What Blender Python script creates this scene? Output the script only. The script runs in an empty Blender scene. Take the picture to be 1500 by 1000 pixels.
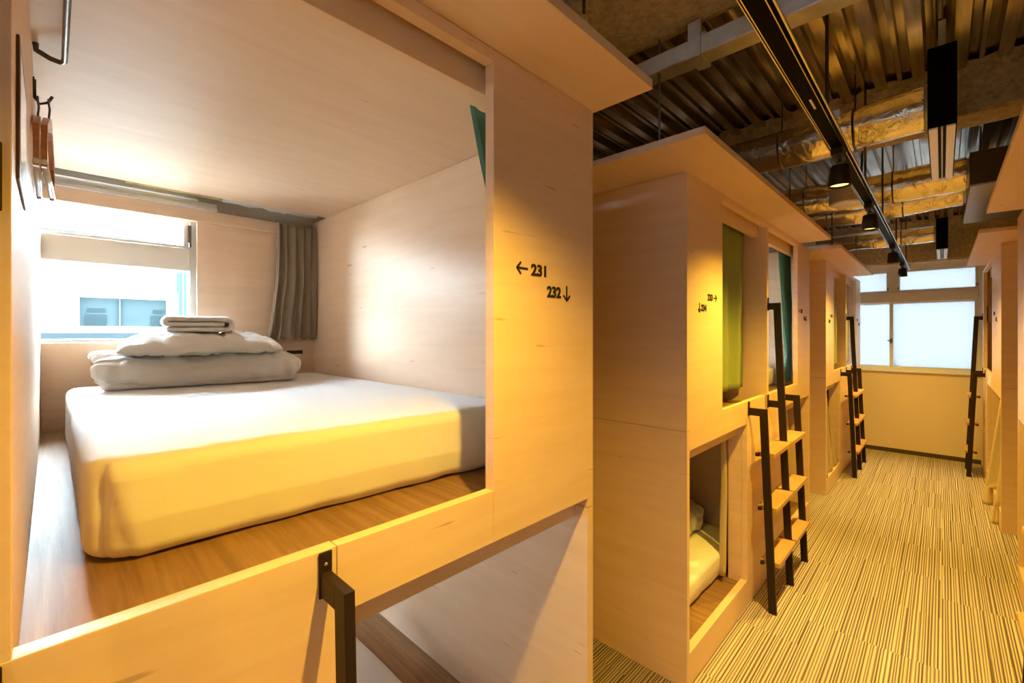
import bpy, bmesh, math, random
from mathutils import Vector, Matrix, noise
random.seed(7)
SC = bpy.context.scene
COL = SC.collection
PI = math.pi

# ------------------------------------------------------------------ render look
SC.view_settings.view_transform = 'Standard'
SC.view_settings.look = 'None'
SC.view_settings.gamma = 1
SC.view_settings.use_curve_mapping = False
SC.view_settings.exposure = 0.45

# ------------------------------------------------------------------ materials
def new_mat(name):
    m = bpy.data.materials.new(name)
    m.use_nodes = True
    nt = m.node_tree
    b = nt.nodes['Principled BSDF']
    return m, nt, b

def plain(name, col, rough=0.5, metal=0.0, spec=0.5, bump=0.0, bscale=80, var=0.0):
    m, nt, b = new_mat(name)
    b.inputs['Base Color'].default_value = (*col, 1)
    b.inputs['Roughness'].default_value = rough
    b.inputs['Metallic'].default_value = metal
    b.inputs['Specular IOR Level'].default_value = spec
    tc = nt.nodes.new('ShaderNodeTexCoord')
    nz = nt.nodes.new('ShaderNodeTexNoise')
    nz.inputs['Scale'].default_value = bscale
    nz.inputs['Detail'].default_value = 4
    nt.links.new(tc.outputs['Object'], nz.inputs['Vector'])
    if bump:
        bp = nt.nodes.new('ShaderNodeBump')
        bp.inputs['Strength'].default_value = bump
        bp.inputs['Distance'].default_value = 0.01
        nt.links.new(nz.outputs['Fac'], bp.inputs['Height'])
        nt.links.new(bp.outputs['Normal'], b.inputs['Normal'])
    if var:
        rp = nt.nodes.new('ShaderNodeValToRGB')
        rp.color_ramp.elements[0].position = 0.3
        rp.color_ramp.elements[1].position = 0.7
        rp.color_ramp.elements[0].color = (*[c * (1 - var) for c in col], 1)
        rp.color_ramp.elements[1].color = (*[min(1, c * (1 + var)) for c in col], 1)
        nt.links.new(nz.outputs['Fac'], rp.inputs['Fac'])
        nt.links.new(rp.outputs['Color'], b.inputs['Base Color'])
    return m

def wood(name, light, dark, scale, rough=0.46, knots=True, contrast=(0.35, 0.7)):
    """veneer: noise stretched along the grain, a broad cloudy figure, a few small dark flecks"""
    m, nt, b = new_mat(name)
    N, L = nt.nodes, nt.links
    tc = N.new('ShaderNodeTexCoord')
    mp = N.new('ShaderNodeMapping')
    mp.inputs['Scale'].default_value = scale
    L.new(tc.outputs['Object'], mp.inputs['Vector'])
    n1 = N.new('ShaderNodeTexNoise')
    n1.inputs['Scale'].default_value = 1.6
    n1.inputs['Detail'].default_value = 7
    n1.inputs['Roughness'].default_value = 0.62
    n1.inputs['Distortion'].default_value = 0.5
    L.new(mp.outputs['Vector'], n1.inputs['Vector'])
    rp = N.new('ShaderNodeValToRGB')
    rp.color_ramp.elements[0].position = contrast[0]
    rp.color_ramp.elements[1].position = contrast[1]
    rp.color_ramp.elements[0].color = (*dark, 1)
    rp.color_ramp.elements[1].color = (*light, 1)
    L.new(n1.outputs['Fac'], rp.inputs['Fac'])
    out = rp.outputs['Color']
    if knots:
        mp2 = N.new('ShaderNodeMapping')
        mp2.inputs['Scale'].default_value = tuple(s * 2.2 for s in scale)
        L.new(tc.outputs['Object'], mp2.inputs['Vector'])
        vo = N.new('ShaderNodeTexNoise')
        vo.inputs['Scale'].default_value = 2.3
        vo.inputs['Detail'].default_value = 1
        L.new(mp2.outputs['Vector'], vo.inputs['Vector'])
        r2 = N.new('ShaderNodeValToRGB')
        r2.color_ramp.elements[0].position = 0.19
        r2.color_ramp.elements[1].position = 0.25
        r2.color_ramp.elements[0].color = (0.70, 0.64, 0.58, 1)
        r2.color_ramp.elements[1].color = (1, 1, 1, 1)
        L.new(vo.outputs['Fac'], r2.inputs['Fac'])
        mx = N.new('ShaderNodeMix'); mx.data_type = 'RGBA'; mx.blend_type = 'MULTIPLY'
        mx.inputs[0].default_value = 1
        L.new(out, mx.inputs[6]); L.new(r2.outputs['Color'], mx.inputs[7])
        out = mx.outputs[2]
    L.new(out, b.inputs['Base Color'])
    b.inputs['Roughness'].default_value = rough
    b.inputs['Specular IOR Level'].default_value = 0.4
    bp = N.new('ShaderNodeBump'); bp.inputs['Strength'].default_value = 0.06; bp.inputs['Distance'].default_value = 0.01
    L.new(n1.outputs['Fac'], bp.inputs['Height']); L.new(bp.outputs['Normal'], b.inputs['Normal'])
    return m

BL, BD = (0.84, 0.63, 0.46), (0.78, 0.565, 0.395)
M = {}
M['birch_v'] = wood('birch_veneer_upright', BL, BD, (1.3, 1.3, 13))          # grain runs level on upright boards
M['birch_h'] = wood('birch_veneer_flat', BL, BD, (11, 1.3, 1.3))             # grain runs along the aisle on flat boards
M['ply_edge'] = wood('plywood_edge', (0.74, 0.54, 0.33), (0.56, 0.38, 0.22), (60, 60, 3), knots=False)
M['deck_wood'] = wood('bed_deck_lauan', (0.38, 0.22, 0.105), (0.19, 0.10, 0.045), (1.4, 26, 10), rough=0.55, contrast=(0.3, 0.75))
M['step_wood'] = wood('step_oak', (0.60, 0.37, 0.16), (0.46, 0.26, 0.10), (20, 1.5, 8), rough=0.4)
M['hanger_wood'] = wood('hanger_beech', (0.50, 0.22, 0.08), (0.34, 0.13, 0.045), (5, 5, 30), rough=0.35, knots=False)
M['sheet'] = plain('white_cotton', (0.91, 0.90, 0.895), 0.85, spec=0.15, bump=0.12, bscale=25)
M['towel'] = plain('white_terry', (0.86, 0.84, 0.82), 0.95, spec=0.1, bump=0.5, bscale=350)
M['black_steel'] = plain('black_powder_coat', (0.022, 0.012, 0.008), 0.45, spec=0.25, bump=0.02, bscale=400)
M['ink'] = plain('black_lettering', (0.015, 0.010, 0.010), 0.6)
M['linen_grey'] = plain('taupe_linen', (0.30, 0.245, 0.19), 0.9, spec=0.1, bump=0.25, bscale=500)
M['curtain_olive'] = plain('olive_cloth', (0.30, 0.37, 0.15), 0.9, spec=0.1, bump=0.25, bscale=400)
M['curtain_teal'] = plain('teal_cloth', (0.11, 0.27, 0.21), 0.9, spec=0.1, bump=0.25, bscale=400)
M['curtain_sage'] = plain('sage_cloth', (0.42, 0.46, 0.27), 0.9, spec=0.1, bump=0.25, bscale=400)
M['curtain_beige'] = plain('beige_cloth', (0.62, 0.50, 0.34), 0.9, spec=0.1, bump=0.25, bscale=400)
M['curtain_pale'] = plain('pale_canvas', (0.74, 0.62, 0.44), 0.85, spec=0.15, bump=0.2, bscale=400)
M['alu'] = plain('window_aluminium', (0.80, 0.79, 0.77), 0.4, metal=0.0, spec=0.5)
M['beige_frame'] = plain('beige_window_frame', (0.82, 0.77, 0.70), 0.5)
M['white_metal'] = plain('white_enamel', (0.88, 0.87, 0.85), 0.35)
M['track_black'] = plain('track_black', (0.004, 0.0035, 0.0035), 0.5, spec=0.03)
M['silver'] = plain('bright_steel', (0.72, 0.72, 0.70), 0.22, metal=1.0)
M['dark_steel'] = plain('dull_steel', (0.16, 0.14, 0.12), 0.35, metal=1.0)
M['galv'] = plain('galvanised_steel', (0.55, 0.53, 0.49), 0.45, metal=0.6, var=0.15, bscale=18)
M['cream'] = plain('cream_paint', (0.90, 0.76, 0.66), 0.7, bump=0.05, bscale=120)
M['plaster'] = plain('pale_plaster', (0.62, 0.57, 0.50), 0.8, bump=0.05, bscale=90)
M['skirting'] = plain('brown_vinyl', (0.085, 0.06, 0.045), 0.5)
M['ext_white'] = plain('outside_render', (0.88, 0.87, 0.82), 0.8, var=0.06, bscale=3)
M['ext_grey'] = plain('outside_grey', (0.0155, 0.0185, 0.020), 0.8, spec=0.0, var=0.1, bscale=5)
M['ext_rail'] = plain('outside_rail', (0.006, 0.0085, 0.0095), 0.9, spec=0.0)
M['ext_blue'] = plain('outside_pane', (0.0055, 0.0088, 0.0098), 0.9, spec=0.0)
M['ext_pale'] = plain('outside_curtain', (0.0098, 0.0145, 0.0162), 0.9, spec=0.0)
M['ext_slat'] = plain('outside_slats', (0.022, 0.0255, 0.027), 0.9, spec=0.0)
M['asphalt'] = plain('outside_ground', (0.30, 0.30, 0.30), 0.9, var=0.1)
M['unit_brown'] = plain('unit_brown_steel', (0.06, 0.035, 0.025), 0.5)
M['unit_grey'] = plain('unit_grey_steel', (0.45, 0.43, 0.41), 0.45, metal=0.3)
M['drum'] = plain('drum_plastic', (0.60, 0.50, 0.36), 0.45)
M['dark_frame'] = plain('dark_frame', (0.10, 0.045, 0.022), 0.45)
M['sleeve'] = plain('silvery_sleeve', (0.80, 0.84, 0.86), 0.35, metal=0.2, bump=0.3, bscale=20)
M['lagging'] = plain('tan_lagging', (0.52, 0.38, 0.16), 0.85, bump=0.4, bscale=60, var=0.2)
M['yellow_glass'] = plain('yellow_bulb', (0.72, 0.66, 0.25), 0.2)

# sprayed mineral wool
m, nt, b = new_mat('sprayed_fireproofing')
tc = nt.nodes.new('ShaderNodeTexCoord')
nz = nt.nodes.new('ShaderNodeTexNoise'); nz.inputs['Scale'].default_value = 38; nz.inputs['Detail'].default_value = 8; nz.inputs['Roughness'].default_value = 0.7
nt.links.new(tc.outputs['Object'], nz.inputs['Vector'])
rp = nt.nodes.new('ShaderNodeValToRGB')
rp.color_ramp.elements[0].position = 0.28; rp.color_ramp.elements[0].color = (0.42, 0.29, 0.15, 1)
rp.color_ramp.elements[1].position = 0.6; rp.color_ramp.elements[1].color = (0.80, 0.63, 0.40, 1)
nt.links.new(nz.outputs['Fac'], rp.inputs['Fac']); nt.links.new(rp.outputs['Color'], b.inputs['Base Color'])
bp = nt.nodes.new('ShaderNodeBump'); bp.inputs['Strength'].default_value = 1.0; bp.inputs['Distance'].default_value = 0.02
nt.links.new(nz.outputs['Fac'], bp.inputs['Height']); nt.links.new(bp.outputs['Normal'], b.inputs['Normal'])
b.inputs['Roughness'].default_value = 0.95
M['spray'] = m

# crinkled foil
m, nt, b = new_mat('crinkled_foil')
tc = nt.nodes.new('ShaderNodeTexCoord')
nz = nt.nodes.new('ShaderNodeTexNoise'); nz.inputs['Scale'].default_value = 16; nz.inputs['Detail'].default_value = 5; nz.inputs['Distortion'].default_value = 1.0
nt.links.new(tc.outputs['Object'], nz.inputs['Vector'])
bp = nt.nodes.new('ShaderNodeBump'); bp.inputs['Strength'].default_value = 0.45; bp.inputs['Distance'].default_value = 0.02
nt.links.new(nz.outputs['Fac'], bp.inputs['Height']); nt.links.new(bp.outputs['Normal'], b.inputs['Normal'])
b.inputs['Base Color'].default_value = (0.90, 0.84, 0.74, 1)
b.inputs['Metallic'].default_value = 1; b.inputs['Roughness'].default_value = 0.22
M['foil'] = m

# corrugated deck sheet
m, nt, b = new_mat('deck_sheet')
tc = nt.nodes.new('ShaderNodeTexCoord')
mp = nt.nodes.new('ShaderNodeMapping'); mp.inputs['Scale'].default_value = (30, 2.5, 30)
nt.links.new(tc.outputs['Object'], mp.inputs['Vector'])
nz = nt.nodes.new('ShaderNodeTexNoise'); nz.inputs['Scale'].default_value = 1.5; nz.inputs['Detail'].default_value = 4
nt.links.new(mp.outputs['Vector'], nz.inputs['Vector'])
rp = nt.nodes.new('ShaderNodeValToRGB')
rp.color_ramp.elements[0].position = 0.3; rp.color_ramp.elements[0].color = (0.50, 0.455, 0.39, 1)
rp.color_ramp.elements[1].position = 0.7; rp.color_ramp.elements[1].color = (0.76, 0.71, 0.64, 1)
nt.links.new(nz.outputs['Fac'], rp.inputs['Fac']); nt.links.new(rp.outputs['Color'], b.inputs['Base Color'])
b.inputs['Metallic'].default_value = 0.95; b.inputs['Roughness'].default_value = 0.2
M['deck_sheet'] = m

# striped carpet tiles
m, nt, b = new_mat('striped_carpet_tile')
N, L = nt.nodes, nt.links
tc = N.new('ShaderNodeTexCoord'); sp = N.new('ShaderNodeSeparateXYZ')
L.new(tc.outputs['Object'], sp.inputs['Vector'])
def math_node(op, a, bb=None):
    n = N.new('ShaderNodeMath'); n.operation = op
    for i, v in enumerate((a, bb)):
        if v is None: continue
        if isinstance(v, (int, float)): n.inputs[i].default_value = v
        else: L.new(v, n.inputs[i])
    return n.outputs[0]
tx = math_node('FLOOR', math_node('MULTIPLY', sp.outputs['X'], 2.0))
off = math_node('MULTIPLY', math_node('MODULO', math_node('ABSOLUTE', tx), 2.0), 0.25)
ty = math_node('FLOOR', math_node('MULTIPLY', math_node('ADD', sp.outputs['Y'], off), 2.0))
cmb = N.new('ShaderNodeCombineXYZ'); L.new(tx, cmb.inputs[0]); L.new(ty, cmb.inputs[1])
wn = N.new('ShaderNodeTexWhiteNoise'); wn.noise_dimensions = '2D'; L.new(cmb.outputs[0], wn.inputs['Vector'])
jit = math_node('MULTIPLY', wn.outputs['Value'], 7.0)
def noise1d(freq, detail=1.0):
    c = N.new('ShaderNodeCombineXYZ')
    L.new(math_node('ADD', math_node('MULTIPLY', sp.outputs['X'], freq), jit), c.inputs[0])
    L.new(math_node('MULTIPLY', sp.outputs['Y'], 0.25), c.inputs[1])
    n = N.new('ShaderNodeTexNoise'); n.noise_dimensions = '2D'; n.inputs['Scale'].default_value = 1.0
    n.inputs['Detail'].default_value = detail
    L.new(c.outputs[0], n.inputs['Vector'])
    return n
wob = noise1d(34.0)
ph = math_node('ADD', math_node('MULTIPLY', sp.outputs['X'], 82.0 * 2 * PI), math_node('MULTIPLY', wob.outputs['Fac'], 9.0))
wav = math_node('ADD', math_node('MULTIPLY', math_node('SINE', ph), 0.5), 0.5)
st = noise1d(190.0, 2.0)
mixf = math_node('ADD', math_node('MULTIPLY', wav, 0.55), math_node('MULTIPLY', st.outputs['Fac'], 0.55))
rp = N.new('ShaderNodeValToRGB')
e = rp.color_ramp.elements
e[0].position = 0.24; e[0].color = (0.10, 0.076, 0.065, 1)
e[1].position = 0.85; e[1].color = (0.68, 0.585, 0.54, 1)
mid = e.new(0.42); mid.color = (0.25, 0.205, 0.18, 1)
mid2 = e.new(0.60); mid2.color = (0.45, 0.38, 0.345, 1)
L.new(mixf, rp.inputs['Fac'])
fz = N.new('ShaderNodeTexNoise'); fz.inputs['Scale'].default_value = 420; fz.inputs['Detail'].default_value = 2
L.new(tc.outputs['Object'], fz.inputs['Vector'])
mx = N.new('ShaderNodeMix'); mx.data_type = 'RGBA'; mx.blend_type = 'OVERLAY'; mx.inputs[0].default_value = 0.35
L.new(rp.outputs['Color'], mx.inputs[6]); L.new(fz.outputs['Color'], mx.inputs[7])
L.new(mx.outputs[2], b.inputs['Base Color'])
bp = N.new('ShaderNodeBump'); bp.inputs['Strength'].default_value = 0.5; bp.inputs['Distance'].default_value = 0.006
L.new(mixf, bp.inputs['Height']); L.new(bp.outputs['Normal'], b.inputs['Normal'])
b.inputs['Roughness'].default_value = 0.9; b.inputs['Specular IOR Level'].default_value = 0.2
b.inputs['Sheen Weight'].default_value = 0.25; b.inputs['Sheen Roughness'].default_value = 0.4
M['carpet'] = m

# clear pane (thin): mostly passes light straight through, with a Fresnel reflection
m, nt, b = new_mat('clear_pane')
nt.nodes.remove(b)
out = nt.nodes['Material Output']
tr = nt.nodes.new('ShaderNodeBsdfTransparent'); tr.inputs[0].default_value = (0.95, 0.98, 0.98, 1)
gl = nt.nodes.new('ShaderNodeBsdfGlossy'); gl.inputs['Roughness'].default_value = 0.02
fr = nt.nodes.new('ShaderNodeFresnel'); fr.inputs['IOR'].default_value = 1.2
mxs = nt.nodes.new('ShaderNodeMixShader')
nt.links.new(fr.outputs[0], mxs.inputs[0]); nt.links.new(tr.outputs[0], mxs.inputs[1]); nt.links.new(gl.outputs[0], mxs.inputs[2])
nt.links.new(mxs.outputs[0], out.inputs['Surface'])
M['pane'] = m
# frosted panes
def frosted(name, c):
    m, nt, b = new_mat(name)
    nt.nodes.remove(b)
    out = nt.nodes['Material Output']
    tr = nt.nodes.new('ShaderNodeBsdfTranslucent'); tr.inputs[0].default_value = (c * 0.97, c, c, 1)
    gl = nt.nodes.new('ShaderNodeBsdfGlossy'); gl.inputs['Roughness'].default_value = 0.35
    mxs = nt.nodes.new('ShaderNodeMixShader'); mxs.inputs[0].default_value = 0.05
    tc = nt.nodes.new('ShaderNodeTexCoord'); nz = nt.nodes.new('ShaderNodeTexNoise'); nz.inputs['Scale'].default_value = 60
    nt.links.new(tc.outputs['Object'], nz.inputs['Vector'])
    bp = nt.nodes.new('ShaderNodeBump'); bp.inputs['Strength'].default_value = 0.2; bp.inputs['Distance'].default_value = 0.003
    nt.links.new(nz.outputs['Fac'], bp.inputs['Height']); nt.links.new(bp.outputs['Normal'], gl.inputs['Normal'])
    nt.links.new(tr.outputs[0], mxs.inputs[1]); nt.links.new(gl.outputs[0], mxs.inputs[2])
    nt.links.new(mxs.outputs[0], out.inputs['Surface'])
    return m
M['frosted'] = frosted('frosted_pane', 0.103)
M['frosted_fill'] = frosted('fill_window_pane', 0.112)  # panes of the added fill window behind the camera
# lamp face (really gives off light)
WARM = (1.0, 0.60, 0.055)
m, nt, b = new_mat('lamp_face')
b.inputs['Base Color'].default_value = (0.8, 0.6, 0.3, 1)
b.inputs['Emission Color'].default_value = (1.0, 0.66, 0.16, 1)
b.inputs['Emission Strength'].default_value = 2.2
M['lamp'] = m

# ------------------------------------------------------------------ mesh helpers
def obj(name, bm, mat, parent=None, smooth=False, bevel=0.0):
    """bm is in world coordinates; a child's mesh is moved into its parent's frame"""
    off = Vector((0, 0, 0))
    p = parent
    while p is not None:
        off += p.location; p = p.parent
    if off.length: bmesh.ops.translate(bm, verts=bm.verts, vec=-off)
    me = bpy.data.meshes.new(name)
    bm.normal_update(); bm.to_mesh(me); bm.free()
    if smooth:
        for f in me.polygons: f.use_smooth = True
    me.materials.append(mat)
    o = bpy.data.objects.new(name, me); COL.objects.link(o)
    if parent is not None: o.parent = parent
    if bevel:
        md = o.modifiers.new('edge', 'BEVEL'); md.width = bevel; md.segments = 2; md.limit_method = 'ANGLE'
    return o

def thing(name, label, cat, loc, group=None):
    o = bpy.data.objects.new(name, None); COL.objects.link(o)
    o.empty_display_size = 0.1
    o.location = loc
    tag(o, label, cat, group)
    return o

def tag(o, label, cat, group=None):
    o['label'] = label; o['category'] = cat
    if group: o['group'] = group
    return o

def struct(name, bm, mat, smooth=False, bevel=0.0, parent=None):
    o = obj(name, bm, mat, parent, smooth, bevel)
    o['kind'] = 'structure'
    return o

def add_box(bm, x0, x1, y0, y1, z0, z1):
    x0, x1 = min(x0, x1), max(x0, x1); y0, y1 = min(y0, y1), max(y0, y1); z0, z1 = min(z0, z1), max(z0, z1)
    vs = [bm.verts.new(p) for p in ((x0,y0,z0),(x1,y0,z0),(x1,y1,z0),(x0,y1,z0),(x0,y0,z1),(x1,y0,z1),(x1,y1,z1),(x0,y1,z1))]
    for f in ((3,2,1,0),(4,5,6,7),(0,1,5,4),(1,2,6,5),(2,3,7,6),(3,0,4,7)):
        bm.faces.new([vs[i] for i in f])
    return bm

def box(*a):
    return add_box(bmesh.new(), *a)

def add_hexa(bm, lo, hi):
    """lo, hi: four points each, counter-clockwise seen from above"""
    vs = [bm.verts.new(p) for p in list(lo) + list(hi)]
    for f in ((3,2,1,0),(4,5,6,7),(0,1,5,4),(1,2,6,5),(2,3,7,6),(3,0,4,7)):
        bm.faces.new([vs[i] for i in f])
    return bm

def add_tube(bm, pts, r, seg=10, caps=True):
    pts = [Vector(p) for p in pts]
    rs = r if isinstance(r, (list, tuple)) else [r] * len(pts)
    rings = []
    up = None
    for i, p in enumerate(pts):
        t = (pts[min(i + 1, len(pts) - 1)] - pts[max(i - 1, 0)]).normalized()
        if up is None:
            up = Vector((0, 0, 1)) if abs(t.z) < 0.9 else Vector((1, 0, 0))
        s = t.cross(up)
        if s.length < 1e-5: s = t.cross(Vector((0, 1, 0)))
        s.normalize(); u = s.cross(t).normalized(); up = u
        rings.append([bm.verts.new(p + rs[i] * (math.cos(2*PI*k/seg) * s + math.sin(2*PI*k/seg) * u)) for k in range(seg)])
    for a, b in zip(rings, rings[1:]):
        for k in range(seg):
            bm.faces.new((a[k], a[(k+1) % seg], b[(k+1) % seg], b[k]))
    if caps:
        bm.faces.new(rings[0][::-1]); bm.faces.new(rings[-1])
    return bm

def tube(*a, **k):
    return add_tube(bmesh.new(), *a, **k)

def add_grid(bm, nu, nv, fn, closed_u=False):
    V = [[bm.verts.new(fn(i / nu, j / nv)) for j in range(nv + 1)] for i in range(nu if closed_u else nu + 1)]
    n = len(V)
    for i in range(nu):
        for j in range(nv):
            bm.faces.new((V[i][j], V[(i+1) % n][j], V[(i+1) % n][j+1], V[i][j+1]))
    return V

def add_roundbox(bm, c, size, r, n=14, fn=None):
    """soft box: a cube skin pushed onto a rounded shape; fn(p) displaces"""
    c = Vector(c); h = Vector(size) / 2
    r = min(r, h.x, h.y, h.z)
    tmp = bmesh.new()
    bmesh.ops.create_cube(tmp, size=2)
    bmesh.ops.subdivide_edges(tmp, edges=tmp.edges[:], cuts=n, use_grid_fill=True)
    for v in tmp.verts:
        # cluster the rows toward the edges so that the rounding gets enough of them
        p = Vector([math.copysign(abs(q) ** 0.7, q) if abs(q) > 1e-6 else 0 for q in v.co])
        p = Vector((p.x * h.x, p.y * h.y, p.z * h.z))
        q = Vector([max(-(h[i] - r), min(h[i] - r, p[i])) for i in range(3)])
        d = p - q
        if d.length > 1e-9: p = q + d.normalized() * r
        p = c + p
        if fn: p = fn(p)
        v.co = p
    me = bpy.data.meshes.new('tmp'); tmp.to_mesh(me); tmp.free()
    bm.from_mesh(me); bpy.data.meshes.remove(me)
    return bm

def nz3(p, s):
    return noise.noise(Vector(p) * s)

def cloth(name, fn, nu, nv, mat, parent=None, thick=0.003):
    bm = bmesh.new(); add_grid(bm, nu, nv, fn)
    o = obj(name, bm, mat, parent, smooth=True)
    md = o.modifiers.new('thick', 'SOLIDIFY'); md.thickness = thick; md.offset = 0
    return o

def text_bm(body, w, h, depth=0.002):
    cu = bpy.data.curves.new('lettering', 'FONT'); cu.body = body; cu.size = 1; cu.offset = 0.030; cu.extrude = 0.02
    cu.resolution_u = 6
    t = bpy.data.objects.new('lettering', cu); COL.objects.link(t)
    bpy.context.view_layer.update()
    me = bpy.data.meshes.new_from_object(t.evaluated_get(bpy.context.evaluated_depsgraph_get()))
    COL.objects.unlink(t); bpy.data.objects.remove(t); bpy.data.curves.remove(cu)
    bm = bmesh.new(); bm.from_mesh(me); bpy.data.meshes.remove(me)
    xs = [v.co.x for v in bm.verts]; ys = [v.co.y for v in bm.verts]; zs = [v.co.z for v in bm.verts]
    for v in bm.verts:
        v.co = Vector(((v.co.x - min(xs)) / (max(xs) - min(xs)) * w, (v.co.y - min(ys)) / (max(ys) - min(ys)) * h,
                       (v.co.z - min(zs)) / max(1e-6, max(zs) - min(zs)) * depth))
    return bm

def add_arrow(bm, cx, cy, direction, ln=0.040, hd=0.015, w=0.0045, depth=0.002):
    """plain line arrow in the xy plane"""
    def bar(a, b):
        a, b = Vector((*a, 0)), Vector((*b, 0)); t = (b - a).normalized(); s = Vector((-t.y, t.x, 0)) * w / 2
        lo = [a - s, b - s, b + s, a + s]
        add_hexa(bm, lo, [p + Vector((0, 0, depth)) for p in lo])
    d = {'left': (-1, 0), 'right': (1, 0), 'down': (0, -1)}[direction]
    tip = (cx + d[0] * ln / 2, cy + d[1] * ln / 2); tail = (cx - d[0] * ln / 2, cy - d[1] * ln / 2)
    bar(tail, tip)
    for s in (1, -1):
        px, py = -d[1] * s, d[0] * s
        bar((tip[0] + (px - d[0]) * hd, tip[1] + (py - d[1]) * hd), tip)

def sign_part(parent, body, direction, face_x, y, z, side, label, arrow_first):
    """number and arrow standing on a front panel; y, z = lower reading-left corner; side=+1 faces +X"""
    bm = bmesh.new()
    W, H = 0.060, 0.031
    t = text_bm(body, W, H)
    x0 = 0.054 if (arrow_first and direction != 'down') else (0.030 if arrow_first else 0)
    bmesh.ops.translate(t, verts=t.verts, vec=(x0, 0, 0))
    me = bpy.data.meshes.new('tmp'); t.to_mesh(me); t.free(); bm.from_mesh(me); bpy.data.meshes.remove(me)
    ax = (0.020 if direction != 'down' else 0.011) if arrow_first else (W + (0.032 if direction != 'down' else 0.027))
    add_arrow(bm, ax, H / 2, direction, ln=0.041 if direction != 'down' else 0.042)
    for v in bm.verts:
        a, b2, c = v.co
        v.co = Vector((face_x + side * (c + 0.0004), y + side * a, z + b2))
    bmesh.ops.recalc_face_normals(bm, faces=bm.faces[:])
    o = obj('room_number', bm, M['ink'], parent)
    o['label'] = label
    return o

# ------------------------------------------------------------------ room shell
FX = -0.77            # front of the left pods
BX = -2.786           # their back boards
WL = -2.81            # inner face of the left wall
FR = 0.32             # front of the right pods
WR = 1.46
YB = 7.38             # window wall at the end of the aisle
YF = -2.6
ZD = 2.82             # underside of the deck
CY = [-0.05, 3.06, 6.17]   # centres of the left pods

struct('floor', box(WL - 0.15, WR + 0.15, YF - 0.15, YB + 0.15, -0.05, 0), M['carpet'])
# corrugated deck
bm = bmesh.new()
prof = []
x = WL - 0.15
P = 0.150
while x < WR + 0.2:
    for dx, dz in ((0, 0), (0.048, 0), (0.058, 0.05), (0.084, 0.05), (0.090, 0.025), (0.108, 0.025), (0.114, 0.05), (0.140, 0.05)):
        prof.append((x + dx, ZD + dz))
    x += P
ya, yb = YF - 0.15, YB + 0.3
lo0 = [bm.verts.new((px, ya, pz)) for px, pz in prof]; lo1 = [bm.verts.new((px, yb, pz)) for px, pz in prof]
for i in range(len(prof) - 1):
    bm.faces.new((lo0[i], lo0[i + 1], lo1[i + 1], lo1[i]))
add_box(bm, WL - 0.15, WR + 0.2, ya, yb, ZD + 0.055, ZD + 0.12)
struct('ceiling', bm, M['deck_sheet'])

# left wall with the window openings behind each pod
def wall_with_holes(name, xa, xb, ya, yb, za, zb, holes, mat):
    """holes: (y0,y1,z0,z1), in columns along y"""
    bm = bmesh.new()
    cols = sorted({(h[0], h[1]) for h in holes})
    y = ya
    for c0, c1 in cols:
        if c0 > y: add_box(bm, xa, xb, y, c0, za, zb)
        z = za
        for h in sorted([h for h in holes if (h[0], h[1]) == (c0, c1)], key=lambda h: h[2]):
            add_box(bm, xa, xb, c0, c1, z, h[2]); z = h[3]
        add_box(bm, xa, xb, c0, c1, z, zb)
        y = c1
    if y < yb: add_box(bm, xa, xb, y, yb, za, zb)
    return struct(name, bm, mat)
holes = []
holes += [(CY[0] - 0.585, CY[0] + 0.585, 0.25, 0.86), (CY[0] - 0.585, CY[0] + 0.585, 1.455, 2.20)]  # first hole is for the added low window
for cy in CY[1:]:
    holes += [(cy + 0.075, cy + 0.585, 1.455, 2.20)]
wall_with_holes('wall_left', WL - 0.15, WL, YF, YB, 0, ZD, holes, M['plaster'])
# back wall with the wide window
bm = bmesh.new()
X0, X1 = -1.30, 0.345
add_box(bm, WL - 0.15, X0, YB, YB + 0.15, 0, ZD + 0.05)
add_box(bm, X1, WR + 0.15, YB, YB + 0.15, 0, ZD + 0.05)
add_box(bm, X0, X1, YB, YB + 0.15, 0, 1.03)
add_box(bm, X0, X1, YB, YB + 0.15, 2.33, ZD + 0.05)
struct('wall_back', bm, M['cream'])
struct('wall_right', box(WR, WR + 0.15, YF, YB, 0, ZD), M['plaster'])
bm = bmesh.new()
FX0, FX1 = -0.72, 1.30  # opening for the added fill window
add_box(bm, WL - 0.15, FX0, YF - 0.15, YF, 0, ZD); add_box(bm, FX1, WR + 0.15, YF - 0.15, YF, 0, ZD)
add_box(bm, FX0, FX1, YF - 0.15, YF, 0, 0.95); add_box(bm, FX0, FX1, YF - 0.15, YF, 2.35, ZD)
struct('wall_front', bm, M['cream'])
struct('baseboard_back', box(FX + 0.0, FR, YB - 0.012, YB, 0, 0.05), M['skirting'], bevel=0.003)
struct('trim_1', box(X0, X1 - 0.005, YB - 0.03, YB + 0.04, 1.012, 1.034), M['white_metal'], bevel=0.003)

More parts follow.
